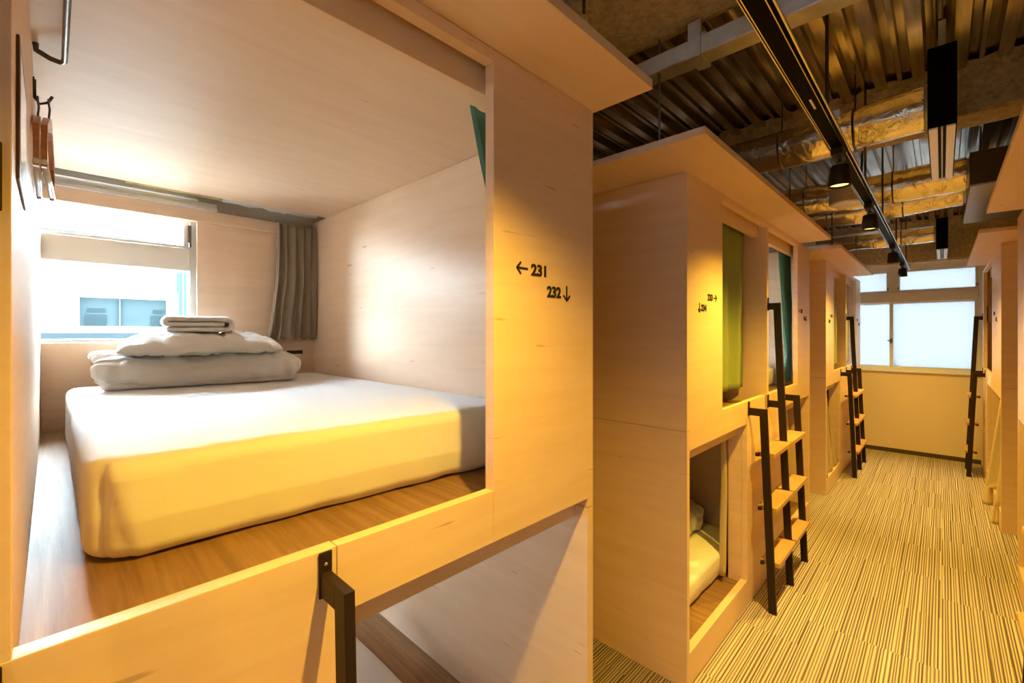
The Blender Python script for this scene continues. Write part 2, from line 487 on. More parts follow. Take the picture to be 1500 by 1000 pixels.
# windows behind the left pods
def left_window(n, cy, low):
    y0, y1 = cy - 0.58 if low else cy + 0.08, cy + 0.58
    w = thing('window_%d' % n, '', '', (WL - 0.06, cy, 1.46)); w['kind'] = 'structure'
    del w['label']; del w['category']
    bm = bmesh.new()
    add_box(bm, WL - 0.09, WL - 0.02, y0 - 0.004, y0 + 0.026, 1.457, 2.198)
    add_box(bm, WL - 0.09, WL - 0.02, y1 - 0.026, y1 + 0.004, 1.457, 2.198)
    add_box(bm, WL - 0.09, WL - 0.02, y0 + 0.026, y1 - 0.026, 1.457, 1.472)
    add_box(bm, WL - 0.09, WL - 0.02, y0 + 0.026, y1 - 0.026, 2.170, 2.198)
    obj('window_frame', bm, M['alu'], w, bevel=0.002)
    obj('transom', box(WL - 0.075, WL - 0.005, y0 + 0.026, y1 - 0.026, 1.822, 1.938), M['beige_frame'], w, bevel=0.004)
    bm = bmesh.new()
    for a, b2, zA, zB in ((y0 + 0.026, y0 + 0.052, 1.938, 2.170), (y1 - 0.052, y1 - 0.026, 1.938, 2.170)):
        add_box(bm, WL - 0.06, WL - 0.025, a, b2, zA, zB)
    add_box(bm, WL - 0.06, WL - 0.025, y0 + 0.052, y1 - 0.052, 1.938, 1.955)
    obj('upper_sash', bm, M['alu'], w, bevel=0.002)
    bm = bmesh.new()
    add_box(bm, WL - 0.024, WL - 0.012, y1 - 0.034, y1 - 0.020, 1.955, 2.06)
    add_tube(bm, [(WL - 0.02, y1 - 0.03, 1.965), (WL + 0.012, y1 - 0.03, 1.962), (WL + 0.014, y1 - 0.03, 1.944)], 0.006, 8)
    obj('window_stay', bm, M['dark_steel'], w)
    obj('upper_pane', box(WL - 0.046, WL - 0.042, y0 + 0.05, y1 - 0.05, 1.953, 2.172), M['pane'], w)
    obj('lower_pane', box(WL - 0.052, WL - 0.048, y0 + 0.024, y1 - 0.024, 1.470, 1.824), M['pane'], w)
    if not low: return  # the low window is added to bring daylight into the lower bunk
    obj('added_low_pane', box(WL - 0.052, WL - 0.048, y0 + 0.024, y1 - 0.024, 0.272, 0.838), M['pane'], w)
    bm = bmesh.new()
    add_box(bm, WL - 0.09, WL - 0.02, y0 - 0.004, y0 + 0.026, 0.252, 0.858)
    add_box(bm, WL - 0.09, WL - 0.02, y1 - 0.026, y1 + 0.004, 0.252, 0.858)
    add_box(bm, WL - 0.09, WL - 0.02, y0 + 0.026, y1 - 0.026, 0.252, 0.274)
    add_box(bm, WL - 0.09, WL - 0.02, y0 + 0.026, y1 - 0.026, 0.836, 0.858)
    obj('added_low_frame', bm, M['alu'], w, bevel=0.002)
for i, cy in enumerate(CY): left_window(i + 1, cy, i == 0)

# the frosted window at the end of the aisle
w = thing('window_4', '', '', (-0.4, YB + 0.05, 1.03)); w['kind'] = 'structure'; del w['label']; del w['category']
ya, yb = YB + 0.02, YB + 0.10
bm = bmesh.new()
add_box(bm, X0, X1, ya, yb, 1.034, 1.066)
add_box(bm, X0, X1, ya, yb, 2.283, 2.332)
add_box(bm, X1 - 0.040, X1, ya, yb, 1.066, 2.283)
add_box(bm, X0, X0 + 0.04, ya, yb, 1.066, 2.283)
add_box(bm, -0.482, -0.410, ya - 0.006, yb, 2.005, 2.283)
obj('window_frame', bm, M['alu'], w, bevel=0.003)
obj('transom', box(X0 + 0.04, X1 - 0.04, ya - 0.015, yb, 1.885, 2.006), M['beige_frame'], w, bevel=0.005)
for name, xa, xb in (('upper_sash', X0 + 0.04, -0.482), ('upper_sash', -0.410, X1 - 0.04)):
    bm = bmesh.new()
    for a in (xa, xb - 0.028): add_box(bm, a, a + 0.028, ya + 0.005, ya + 0.035, 2.006, 2.283)
    add_box(bm, xa + 0.028, xb - 0.028, ya + 0.005, ya + 0.035, 2.006, 2.036)
    add_box(bm, xa + 0.028, xb - 0.028, ya + 0.005, ya + 0.035, 2.262, 2.283)
    s = obj(name, bm, M['alu'], w, bevel=0.002)
    obj('upper_pane', box(xa + 0.026, xb - 0.026, ya + 0.018, ya + 0.022, 2.034, 2.264), M['frosted'], s)
    bm = bmesh.new()
    for a in (xa + 0.008, xb - 0.020): add_box(bm, a, a + 0.012, ya - 0.004, ya + 0.006, 2.045, 2.075)
    obj('window_catch', bm, M['dark_steel'], s)
for name, xa, xb, yo in (('sliding_sash', X0 + 0.04, -0.446, 0.03), ('sliding_sash', -0.480, X1 - 0.04, 0.0)):
    bm = bmesh.new()
    for a in (xa, xb - 0.034): add_box(bm, a, a + 0.034, ya + yo + 0.005, ya + yo + 0.028, 1.066, 1.886)
    add_box(bm, xa + 0.034, xb - 0.034, ya + yo + 0.005, ya + yo + 0.028, 1.066, 1.084)
    add_box(bm, xa + 0.034, xb - 0.034, ya + yo + 0.005, ya + yo + 0.028, 1.868, 1.886)
    s = obj(name, bm, M['alu'], w, bevel=0.002)
    obj('frosted_pane', box(xa + 0.032, xb - 0.032, ya + yo + 0.014, ya + yo + 0.018, 1.082, 1.870), M['frosted'], s)
    if yo == 0.0:
        bm = bmesh.new(); add_box(bm, -0.474, -0.452, ya - 0.014, ya + 0.006, 1.37, 1.43); add_box(bm, -0.500, -0.466, ya - 0.020, ya - 0.010, 1.395, 1.41)
        obj('crescent_lock', bm, M['dark_steel'], s, bevel=0.003)
        bm = bmesh.new(); add_box(bm, -0.432, -0.427, ya + 0.002, ya + 0.008, 1.09, 1.15); add_box(bm, -0.432, -0.40, ya + 0.002, ya + 0.008, 1.087, 1.092)
        obj('sash_stop', bm, M['dark_steel'], s)

# added window, unseen behind the camera, for neutral fill light in the aisle
w = thing('window_5', '', '', (0.29, YF - 0.05, 0.95)); w['kind'] = 'structure'; del w['label']; del w['category']
bm = bmesh.new()
for x in (FX0, 0.27, FX1 - 0.04): add_box(bm, x, x + 0.04, YF - 0.10, YF - 0.02, 0.99, 2.31)
add_box(bm, FX0, FX1, YF - 0.10, YF - 0.02, 0.95, 0.99); add_box(bm, FX0, FX1, YF - 0.10, YF - 0.02, 2.31, 2.35)
obj('window_frame', bm, M['alu'], w, bevel=0.002)
for xa, xb in ((FX0 + 0.038, 0.272), (0.308, FX1 - 0.038)):
    obj('frosted_pane', box(xa, xb, YF - 0.062, YF - 0.058, 0.988, 2.312), M['frosted_fill'], w)

# beams with sprayed insulation
def beam(n, ya, yb, za, lumps, seed, xa=WL, xb=WR, mat=None):
    bm = bmesh.new()
    L_ = xb - xa
    def ring(u, v):
        # v round the section: down the near side, across, up the far side
        x = xa + u * L_
        H = ZD + 0.03 - za; Wd = yb - ya
        per = 2 * H + Wd; s = v * per
        if s < H: p = Vector((x, ya, ZD + 0.03 - s)); nrm = Vector((0, -1, 0))
        elif s < H + Wd: p = Vector((x, ya + s - H, za)); nrm = Vector((0, 0, -1))
        else: p = Vector((x, yb, za + s - H - Wd)); nrm = Vector((0, 1, 0))
        k = lumps * (nz3((p.x + seed, p.y, p.z), 9) + 0.6 * nz3((p.x, p.y + seed, p.z), 23))
        top = max(0.0, 1 - (ZD - p.z) / 0.10)      # the spray flares where it meets the deck
        return p + nrm * (k + 0.05 * top * (0.7 + nz3((p.x, seed, 0), 12)))
    add_grid(bm, 160, 40, ring)
    return struct('trim_%d' % n, bm, mat or M['spray'], smooth=True)
beam(2, 1.22, 1.625, 2.61, 0.006, 3)
beam(3, 3.20, 3.415, 2.60, 0.008, 11)
beam(4, 7.26, YB + 0.04, 2.345, 0.006, 21)

# ------------------------------------------------------------------ sleeping pods on the left
HY = 1.205
def left_pod(cy, label, signs):
    p = thing('sleeping_pod', label, 'bunk bed', (-1.78, cy, 0), 'double bunk pods of birch plywood')
    y0, y1 = cy - HY, cy + HY
    T = 0.027
    bv = 0.0012
    for a, b2 in ((y0, y0 + T), (y1 - T, y1)):
        obj('side_panel', box(BX - 0.02, FX, a, b2, 0, 1.083), M['birch_v'], p, bevel=bv)
        obj('side_panel', box(BX - 0.02, FX, a, b2, 1.085, 2.178), M['birch_v'], p, bevel=bv)
    obj('divider', box(BX - 0.018, FX - 0.001, cy - 0.0185, cy + 0.0185, 1.002, 2.177), M['birch_v'], p, bevel=bv)
    obj('lower_divider', box(BX - 0.018, FX - 0.10, cy - 0.0185, cy + 0.0185, 0.116, 1.04), M['birch_v'], p)
    obj('centre_panel', box(FX - 0.03, FX - 0.0005, cy - 0.401, cy + 0.401, 0.001, 1.1235), M['birch_v'], p, bevel=bv)
    for s in (-1, 1):
        ye = cy + s * (HY - T)
        def yy(a, b2): return (cy + s * a, cy + s * b2)
        f = obj('front_panel', box(FX - 0.03, FX, cy + s * 0.785, ye, 1.0, 2.1775), M['birch_v'], p, bevel=bv)
        obj('lip_board', box(FX - 0.025, FX, *yy(0.402, 0.784), 1.0, 1.124), M['birch_v'], p, bevel=bv)
        obj('header', box(FX - 0.03, FX, *yy(0.0195, 0.785), 2.148, 2.1775), M['birch_v'], p, bevel=bv)
        obj('valance', box(FX - 0.082, FX - 0.052, *yy(0.019, HY - T), 2.094, 2.177), M['birch_v'], p, bevel=bv)
        obj('lower_valance', box(FX - 0.082, FX - 0.052, *yy(0.402, HY - T), 0.932, 1.043), M['birch_v'], p, bevel=bv)
        obj('stile', box(FX - 0.10, FX - 0.031, *yy(0.365, 0.401), 0.116, 1.043), M['birch_v'], p, bevel=bv)
        obj('kick_board', box(FX - 0.034, FX, *yy(0.402, HY - T), 0.0, 0.140), M['birch_v'], p, bevel=bv)
        obj('bed_deck', box(BX - 0.018, FX - 0.026, *yy(0.019, HY - T), 1.044, 1.070), M['deck_wood'], p)
        obj('lower_bed_deck', box(BX - 0.018, FX - 0.035, *yy(0.0, HY - T), 0.088, 0.115), M['deck_wood'], p)
        # back boards
        bb = obj('headboard', box(BX - 0.02, BX, *yy(0.019, HY - T), 1.071, 1.456), M['birch_v'], p, bevel=bv)
        obj('headboard_plinth', box(BX, BX + 0.003, *yy(0.020, HY - T), 1.071, 1.128), M['birch_v'], p, bevel=0.001)
        bm = bmesh.new(); add_box(bm, BX - 0.0005, BX + 0.0006, *yy(1.02, 1.108), 1.375, 1.396)
        obj('finger_slot', bm, M['ink'], bb)
        obj('back_panel', box(BX - 0.02, BX, *yy(0.578, HY - T), 1.457, 2.078), M['birch_v'], p, bevel=bv)
        obj('pelmet', box(BX - 0.02, BX + 0.016, *yy(0.019, HY - T), 2.079, 2.140), M['birch_v'], p, bevel=bv)
        bm = bmesh.new(); add_box(bm, BX + 0.004, BX + 0.034, *yy(0.019, 0.66), 2.141, 2.158); add_box(bm, BX - 0.006, BX + 0.022, *yy(0.019, 0.66), 2.160, 2.178)
        obj('curtain_rail', bm, M['white_metal'], p, bevel=0.001)
    for (body, d, y, z, lab, af) in signs:
        sign_part(p, body, d, FX, y, z, 1, lab, af)
    return p

ENT = 0.0
left_pod(CY[0], 'nearest birch plywood bunk pod, open with made white bed and numbers 231 and 232',
         [('231', 'left', 0.814, 1.650, 'black 231 with an arrow to the left', True),
          ('232', 'down', 0.933, 1.597, 'black 232 with a downward arrow', False)])
left_pod(CY[1], 'middle birch plywood bunk pod on the left with olive curtain and numbers 233 and 234',
         [('233', 'right', 2.080, 1.648, 'black 233 with an arrow to the right', False),
          ('234', 'down', 1.975, 1.597, 'black 234 with a downward arrow', True),
          ('235', 'left', 3.880, 1.650, 'black 235 with an arrow to the left', True),
          ('236', 'down', 4.040, 1.597, 'black 236 with a downward arrow', False)])
left_pod(CY[2], 'farthest birch plywood bunk pod on the left, against the frosted window wall',
         [('237', 'right', 5.190, 1.648, 'black 237 with an arrow to the right', False),
          ('238', 'down', 5.090, 1.597, 'black 238 with a downward arrow', True),
          ('239', 'left', 7.000, 1.650, 'black 239 with an arrow to the left', True),
          ('240', 'down', 7.160, 1.597, 'black 240 with a downward arrow', False)])

# ------------------------------------------------------------------ sleeping pods on the right
def right_pod(y0, y1, wide_low, label, signs):
    """single pod; its wide blank panel is at the low-y end when wide_low, else at the high-y end"""
    p = thing('sleeping_pod', label, 'bunk bed', (0.88, (y0 + y1) / 2, 0), 'single bunk pods along the right')
    T = 0.027; bv = 0.0012; RB = WR - 0.02
    def Y(a, b2):      # distances from the wide-panel end
        return (y0 + a, y0 + b2) if wide_low else (y1 - a, y1 - b2)
    W = y1 - y0
    for a, b2 in ((0, T), (W - T, W)):
        obj('side_panel', box(FR, RB, *Y(a, b2), 0, 1.083), M['birch_v'], p, bevel=bv)
        obj('side_panel', box(FR, RB, *Y(a, b2), 1.085, 2.178), M['birch_v'], p, bevel=bv)
    obj('front_panel', box(FR, FR + 0.03, *Y(T, 0.86), 1.0, 2.1775), M['birch_v'], p, bevel=bv)
    obj('lip_board', box(FR, FR + 0.025, *Y(0.861, W - 0.60), 1.0, 1.124), M['birch_v'], p, bevel=bv)
    obj('centre_panel', box(FR + 0.0005, FR + 0.03, *Y(W - 0.599, W - T), 0.001, 1.1235), M['birch_v'], p, bevel=bv)
    obj('end_stile', box(FR, FR + 0.03, *Y(W - 0.12, W - T), 1.125, 2.1775), M['birch_v'], p, bevel=bv)
    obj('header', box(FR, FR + 0.03, *Y(0.861, W - 0.121), 2.148, 2.1775), M['birch_v'], p, bevel=bv)
    obj('valance', box(FR + 0.052, FR + 0.082, *Y(T, W - T), 2.094, 2.177), M['birch_v'], p, bevel=bv)
    obj('lower_valance', box(FR + 0.052, FR + 0.082, *Y(T, W - 0.601), 0.932, 1.043), M['birch_v'], p, bevel=bv)
    obj('stile', box(FR + 0.031, FR + 0.13, *Y(W - 0.60, W - 0.564), 0.116, 1.043), M['birch_v'], p, bevel=bv)
    obj('kick_board', box(FR, FR + 0.034, *Y(T, W - 0.60), 0.0, 0.140), M['birch_v'], p, bevel=bv)
    obj('bed_deck', box(FR + 0.031, RB, *Y(T, W - T), 1.044, 1.070), M['deck_wood'], p)
    obj('lower_bed_deck', box(FR + 0.035, RB, *Y(T, W - T), 0.088, 0.115), M['deck_wood'], p)
    obj('back_panel', box(RB - 0.02, RB, *Y(T, W - T), 0.116, 2.17), M['birch_v'], p)
    for (body, d, y, z, lab, af) in signs:
        sign_part(p, body, d, FR, y, z, -1, lab, af)
    return p
RF = right_pod(4.97, 7.08, True, 'birch plywood bunk pod at the far end on the right, beside the frosted window',
          [('241', 'left', 5.62, 1.650, 'black number with an arrow to the left', True),
           ('242', 'down', 5.42, 1.597, 'black number with a downward arrow', False)])
right_pod(1.84, 3.95, False, 'near birch plywood bunk pod cut off by the right edge of the photo', [])

# a small framed card seen on the far right pod's opening
bm = box(0.352, 0.440, 6.935, 6.952, 1.62, 1.78)
c = obj('notice_card', bm, plain('card_mauve', (0.45, 0.36, 0.36), 0.5), RF, bevel=0.002)
obj('card_frame', box(0.346, 0.354, 6.933, 6.952, 1.615, 1.785), M['black_steel'], c)

# ------------------------------------------------------------------ flat roof boards over the pods
def roof(xa, xb, ya, yb, label, rods):
    r = thing('roof_board', label, 'roof panel', ((xa + xb) / 2, (ya + yb) / 2, 2.179), 'plywood roof boards over the pods')
    obj('board', box(xa, xb, ya, yb, 2.179, 2.206), M['birch_h'], r, bevel=0.0015)
    for (x, y) in rods:
        obj('hanging_rod', tube([(x, y, 2.206), (x, y, ZD + 0.02)], 0.005, 8), M['dark_steel'], r)
    return r
roof(-2.62, -0.58, -1.235, 1.165, 'roof board jutting over the nearest pod, its corner beside the grey steel bar', [(-2.0, -1.0), (-2.0, 1.0), (-0.80, -1.0)])
roof(-2.62, -0.58, 1.545, 3.945, 'roof board over the middle left pod, with a thin rod at its near end', [(-0.77, 1.60), (-0.80, 3.75), (-2.2, 1.60), (-2.2, 3.75)])
roof(-2.62, -0.58, 4.375, 6.70, 'roof board over the farthest left pod, nearest the frosted window on that side', [(-0.66, 4.52), (-0.80, 6.5), (-2.2, 4.5), (-2.2, 6.5)])
roof(0.181, 1.44, 1.61, 3.70, 'roof board at the upper right edge, over the near right pod', [(0.9, 1.8), (0.9, 3.5)])
roof(0.181, 1.44, 4.40, 6.49, 'roof board over the far right pod, its edge lit by the window', [(0.42, 4.55), (0.56, 4.55), (0.9, 6.3)])

# ------------------------------------------------------------------ ladders
def leg_bm(y, top, side, fx):
    """flat bar leg, leaning a little, with its arm back to the pod"""
    X = lambda d: fx + side * d
    bm = bmesh.new()
    def q(z): return 0.093 + (1.09 - z) * 0.042        # outer face of the bar, distance from the pod front
    w, t = 0.038, 0.009
    a = [(q(0), 0.0), (q(top), top)]
    lo = [(X(q(0) - w), y - t, 0), (X(q(0)), y - t, 0), (X(q(0)), y + t, 0), (X(q(0) - w), y + t, 0)]
    hi = [(X(q(top) - w), y - t, top), (X(q(top)), y - t, top), (X(q(top)), y + t, top), (X(q(top) - w), y + t, top)]
    if side < 0: lo, hi = lo[::-1], hi[::-1]
    add_hexa(bm, lo, hi)
    # arm
    add_box(bm, X(0.004), X(q(top) - w + 0.002), y - t, y + t, top - 0.040, top)
    if top > 1.3:
        add_box(bm, X(0.004), X(q(1.088) - w + 0.004), y - t, y + t, 1.048, 1.088)
    return bm
def ladder(fx, side, legs, label, base):
    l = thing('bunk_ladder', label, 'ladder', base, 'black steel bunk ladders with wooden steps')
    for y, top in legs:
        obj('leg', leg_bm(y, top, side, fx), M['black_steel'], l, bevel=0.0015)
        for z in ([top] if top < 1.3 else [top, 1.088]):
            bm = box(fx + side * 0.0002, fx + side * 0.005, y - 0.0115, y + 0.0115, z - 0.045, z + 0.034)
            pl = obj('mounting_plate', bm, M['black_steel'], l, bevel=0.002)
            sc = bmesh.new(); bmesh.ops.create_uvsphere(sc, u_segments=10, v_segments=6, radius=0.0035)
            for v in sc.verts: v.co = Vector((v.co.x * 0.5, v.co.y, v.co.z)) + Vector((fx + side * 0.005, y, z + 0.013))
            obj('screw', sc, M['silver'], pl, smooth=True)
    ys = [y for y, t in legs]
    for a, b2 in zip(ys, ys[1:]):
        for z in (0.272, 0.562, 0.852):
            q = 0.093 + (1.09 - z) * 0.042
            bm = box(fx + side * (q - 0.072), fx + side * (q + 0.024), a + 0.0095, b2 - 0.0095, z - 0.026, z)
            st = obj('step', bm, M['step_wood'], l, bevel=0.003)
            bm = bmesh.new()
            for yy in (a, b2):
                add_box(bm, fx + side * (q - 0.066), fx + side * (q - 0.050), yy - 0.012, yy + 0.012, z - 0.022, z - 0.006)
            obj('step_bracket', bm, M['black_steel'], st)
    return l
for cy, lab in ((CY[0], 'black steel ladder on the nearest pod, only its right leg in view'),
                (CY[1], 'black steel ladder with oak steps in front of the middle left pod'),
                (CY[2], 'black steel ladder with oak steps at the farthest left pod, by the window wall')):
    ladder(FX, 1, [(cy - 0.38, 1.088), (cy, 1.683), (cy + 0.38, 1.088)], lab, (FX + 0.1, cy, 0))
ladder(FR, -1, [(6.66, 1.088), (7.03, 1.683)], 'black steel ladder at the far right pod, seen edge-on before the frosted window', (FR - 0.1, 6.85, 0))
ladder(FR, -1, [(1.90, 1.683), (2.28, 1.088)], 'black steel ladder in the bottom right corner, one oak step in view', (FR - 0.1, 2.09, 0))

# ------------------------------------------------------------------ bedding
def wrinkle(p, a, s, seed=0.0):
    n = Vector((nz3((p.x + seed, p.y, p.z), s), nz3((p.x, p.y + seed + 7, p.z), s), nz3((p.x, p.y, p.z + seed + 13), s)))
    return p + n * a

def crease(p, seed, s=(3.0, 5.0, 3.0), a=0.010, width=5.0):
    """depth of narrow folds: deepest where a stretched noise crosses zero"""
    n = noise.noise(Vector((p.x * s[0] + seed, p.y * s[1] + 0.6 * p.z * s[2], p.z * s[2] - 0.5 * p.y)))
    return -a * max(0.0, 1 - abs(n) * width) ** 1.5

def mattress(x0, x1, y0, y1, z0, z1, label, skew=0.0, n=26, fold=False):
    c = ((x0 + x1) / 2, (y0 + y1) / 2, (z0 + z1) / 2)
    rc = 0.075
    def fn(p):
        t = (p.x - x0) / (x1 - x0)
        s = (p.y - y0) / (y1 - y0)
        # rounded corners in plan
        for sx in (1, -1):
            for sy in (1, -1):
                dx = (p.x - (x1 - rc)) if sx > 0 else ((x0 + rc) - p.x)
                dy = (p.y - (y1 - rc)) if sy > 0 else ((y0 + rc) - p.y)
                if dx > 0 and dy > 0:
                    k = max(dx, dy) / math.hypot(dx, dy)
                    p.x += sx * (dx * k - dx); p.y += sy * (dy * k - dy)
        # the sheet is pulled under at the foot and puckers near its lower hem
        low = max(0, 1 - (p.z - z0) / 0.08)
        p.x += (0.012 * nz3((p.y, 0, 3), 7) - 0.014) * low * t
        if p.z < z0 + 0.05 and t > 0.9: p.z += 0.010 * max(0, nz3((p.y, 5, 1), 8)) * (1 - (p.z - z0) / 0.05)
        if fold and t > 0.9:
            # pleat of the fitted sheet at the foot corner: a sharp edge running down from the top corner
            h = max(0.0, min(1.0, (z1 - p.z) / (z1 - z0)))
            d = p.y - (y0 + 0.028 + 0.050 * h)
            if -0.012 < d < 0.20:
                k = (d + 0.012) / 0.012 if d < 0 else (1 - d / 0.20) ** 2
                p.x += 0.013 * k * min(1, h * 5) * (1 - 0.4 * h)
        p.x += skew * s * t
        if p.z > z0 + 0.006:
            p = wrinkle(p, 0.0035, 6)
            p += Vector((1, 0, 0)) * (0.003 * nz3((p.y * 3, p.z, 2), 8) * (t > 0.9))
        return p
    bm = bmesh.new(); add_roundbox(bm, c, (x1 - x0, y1 - y0, z1 - z0), 0.032, n, fn)
    o = obj('mattress', bm, M['sheet'], None, smooth=True)
    tag(o, label, 'mattress', 'single mattresses in white fitted sheets')
    return o
mattress(-2.70, -1.085, 0.040, 1.105, 1.071, 1.268, 'mattress in white fitted sheet on the upper deck of the nearest pod', skew=0.075, n=70, fold=True)
mattress(-2.70, -1.10, 0.0, 0.88, 0.116, 0.262, 'mattress on the lower deck of the nearest pod, behind the black ladder leg', n=20)
mattress(-2.70, -0.895, 1.93, 2.97, 0.116, 0.272, 'yellow-lit mattress on the lower deck of the middle left pod', n=20)
mattress(-2.70, -0.98, 3.12, 4.18, 1.071, 1.225, 'mattress in the far upper bunk of the middle left pod, behind the tall ladder leg', n=16)
mattress(-2.70, -0.98, 1.93, 2.97, 1.071, 1.20, 'mattress showing under the hem of the olive curtain', n=16)
mattress(-2.70, -0.99, 3.12, 4.18, 0.116, 0.27, 'mattress low down behind the right side of the middle ladder', n=16)

def folded_duvet(cx, cy, z, sx, sy, sz, rot, label, seed):
    """thick quilt folded over: a plump lower fold rolled at the front and a thinner layer on it"""
    R = Matrix.Rotation(rot, 3, 'Z')
    bm = bmesh.new()
    def place(p):
        l = Vector((p.x, p.y, 0)); l = R @ l
        q = Vector((cx + l.x, cy + l.y, z + p.z))
        k = 1.0 if p.z > 0.012 else 0.25
        # quilt creases running up and over the front roll
        d = Vector((p.x * 2.2, p.y * 0.9, p.z - sz * 0.35)); d.normalize()
        cr = crease(p, seed, (4, 9, 3), 0.020, 4.5) + crease(p, seed + 30, (7, 7, 9), 0.014, 5) + crease(p, seed + 70, (10, 18, 8), 0.008, 4)
        q += (R @ d) * (cr * k)
        return wrinkle(q, 0.008 * k, 9, seed) + Vector((0, 0, 0.008 * nz3((q.x, q.y, seed), 6) * k))
    h1 = sz * 0.90
    add_roundbox(bm, (0, 0, h1 / 2), (sx, sy, h1), h1 * 0.42, 44, place)
    add_roundbox(bm, (-0.13, -0.03, h1 - sz * 0.08), (sx * 0.50, sy * 0.99, sz * 0.34), sz * 0.16, 30, place)
    o = obj('folded_duvet', bm, M['sheet'], None, smooth=True)
    md = o.modifiers.new('soft', 'SMOOTH'); md.factor = 0.5; md.iterations = 2
    tag(o, label, 'duvet', 'white duvets folded on the beds')
    return o
folded_duvet(-2.485, 0.505, 1.270, 0.42, 0.765, 0.152, -0.12, 'thick white duvet folded flat at the head of the nearest upper bed', 2.0)
folded_duvet(-1.30, 2.46, 0.277, 0.50, 0.80, 0.20, 0.0, 'folded duvet in the lower bunk of the middle left pod', 9.0)
folded_duvet(-1.35, 3.68, 1.231, 0.50, 0.78, 0.12, 0.05, 'folded duvet glimpsed behind the tall leg of the middle ladder', 5.0)

def pillow(cx, cy, z, sx, sy, h, rot, label):
    R = Matrix.Rotation(rot, 3, 'Z')
    bm = bmesh.new()
    for sgn in (1, -1):
        def fn(u, v):
            a, b2 = 2 * u - 1, 2 * v - 1
            pin = 1 - 0.07 * (a * a * b2 * b2) - 0.05 * (b2 ** 2) * (1 - a * a) - 0.05 * (a * a) * (1 - b2 * b2)
            k = max(0.0, (1 - abs(a) ** 2.6)) ** 0.42 * max(0.0, (1 - abs(b2) ** 2.6)) ** 0.42
            l = R @ Vector((a * sx / 2 * pin, b2 * sy / 2 * pin, 0))
            zz = h * 0.22 + (h * 0.78 * k if sgn > 0 else -h * 0.20 * k)
            pp = Vector((a, b2, 0.3 * sgn))
            d = 0.012 * nz3((a * 2, b2 * 3, sgn), 1.6) * k + sgn * k * (crease(pp, 3, (1.2, 4.5, 2), 0.018, 3.5) + crease(pp, 40, (3.5, 2.2, 2), 0.014, 4))
            return Vector((cx + l.x, cy + l.y, z + zz + d))
        add_grid(bm, 44, 60, fn)
    bmesh.ops.remove_doubles(bm, verts=bm.verts, dist=0.0006)
    bmesh.ops.recalc_face_normals(bm, faces=bm.faces[:])
    o = obj('pillow', bm, M['sheet'], None, smooth=True)
    tag(o, label, 'pillow')
    return o
pillow(-2.44, 0.485, 1.396, 0.43, 0.63, 0.120, -0.10, 'white pillow resting on the folded duvet under the towel')

# folded towel: one strip of terry rolled into three layers, its fold ends facing the aisle
def towel(cx, cy, z, depth, width, label, rot):
    R = Matrix.Rotation(rot, 3, 'Z')
    t = 0.0235
    path = []
    w = width / 2
    for k in range(14): path.append((-w * 0.9 + k / 13 * w * 1.7, t * 0.5))
    c = Vector((w * 0.82, t * 1.53)); r = t * 1.03
    for k in range(1, 12): a = -PI / 2 + PI * k / 12; path.append((c.x + r * math.cos(a), c.y + r * math.sin(a)))
    for k in range(16): path.append((w * 0.8 - k / 15 * w * 1.62, t * 2.56))
    c = Vector((-w * 0.83, t * 2.05)); r = t * 0.51
    for k in range(1, 9): a = PI / 2 + PI * k / 9; path.append((c.x + r * math.cos(a), c.y + r * math.sin(a)))
    for k in range(12): path.append((-w * 0.78 + k / 11 * w * 1.58, t * 1.54))
    bm = bmesh.new()
    nrm = []
    for i in range(len(path)):
        a = Vector(path[max(0, i - 1)]); b2 = Vector(path[min(len(path) - 1, i + 1)])
        d = (b2 - a).normalized(); nrm.append(Vector((-d.y, d.x)))
    ns = 10
    def ring(i):
        p = Vector(path[i]); n = nrm[i] * (t * 0.47)
        return (p + n, p - n)
    cols = []
    for i in range(len(path)):
        o_, i_ = ring(i)
        row = []
        for side in (o_, i_):
            for k in range(ns + 1):
                x = -depth / 2 + depth * k / ns
                rr = 1 - 0.10 * (abs(2 * k / ns - 1) ** 4)
                l = R @ Vector((x, side.x, 0))
                q = Vector((cx + l.x, cy + l.y, z + side.y * rr + 0.001))
                row.append(bm.verts.new(wrinkle(q, 0.0022, 22)))
        cols.append(row)
    m_ = ns + 1
    for a, b2 in zip(cols, cols[1:]):
        for k in range(ns):
            bm.faces.new((a[k], a[k + 1], b2[k + 1], b2[k]))
            bm.faces.new((a[m_ + k], b2[m_ + k], b2[m_ + k + 1], a[m_ + k + 1]))
        bm.faces.new((a[0], b2[0], b2[m_], a[m_])); bm.faces.new((a[ns], a[m_ + ns], b2[m_ + ns], b2[ns]))
    for row in (cols[0], cols[-1]):
        for k in range(ns): bm.faces.new((row[k], row[m_ + k], row[m_ + k + 1], row[k + 1]))
    bmesh.ops.recalc_face_normals(bm, faces=bm.faces[:])
    o = obj('folded_towel', bm, M['towel'], None, smooth=True)
    md = o.modifiers.new('soft', 'SUBSURF'); md.levels = 1; md.render_levels = 1
    return tag(o, label, 'towel')
towel(-2.40, 0.452, 1.503, 0.20, 0.245, 'white folded towel on top of the pillow', -0.10)

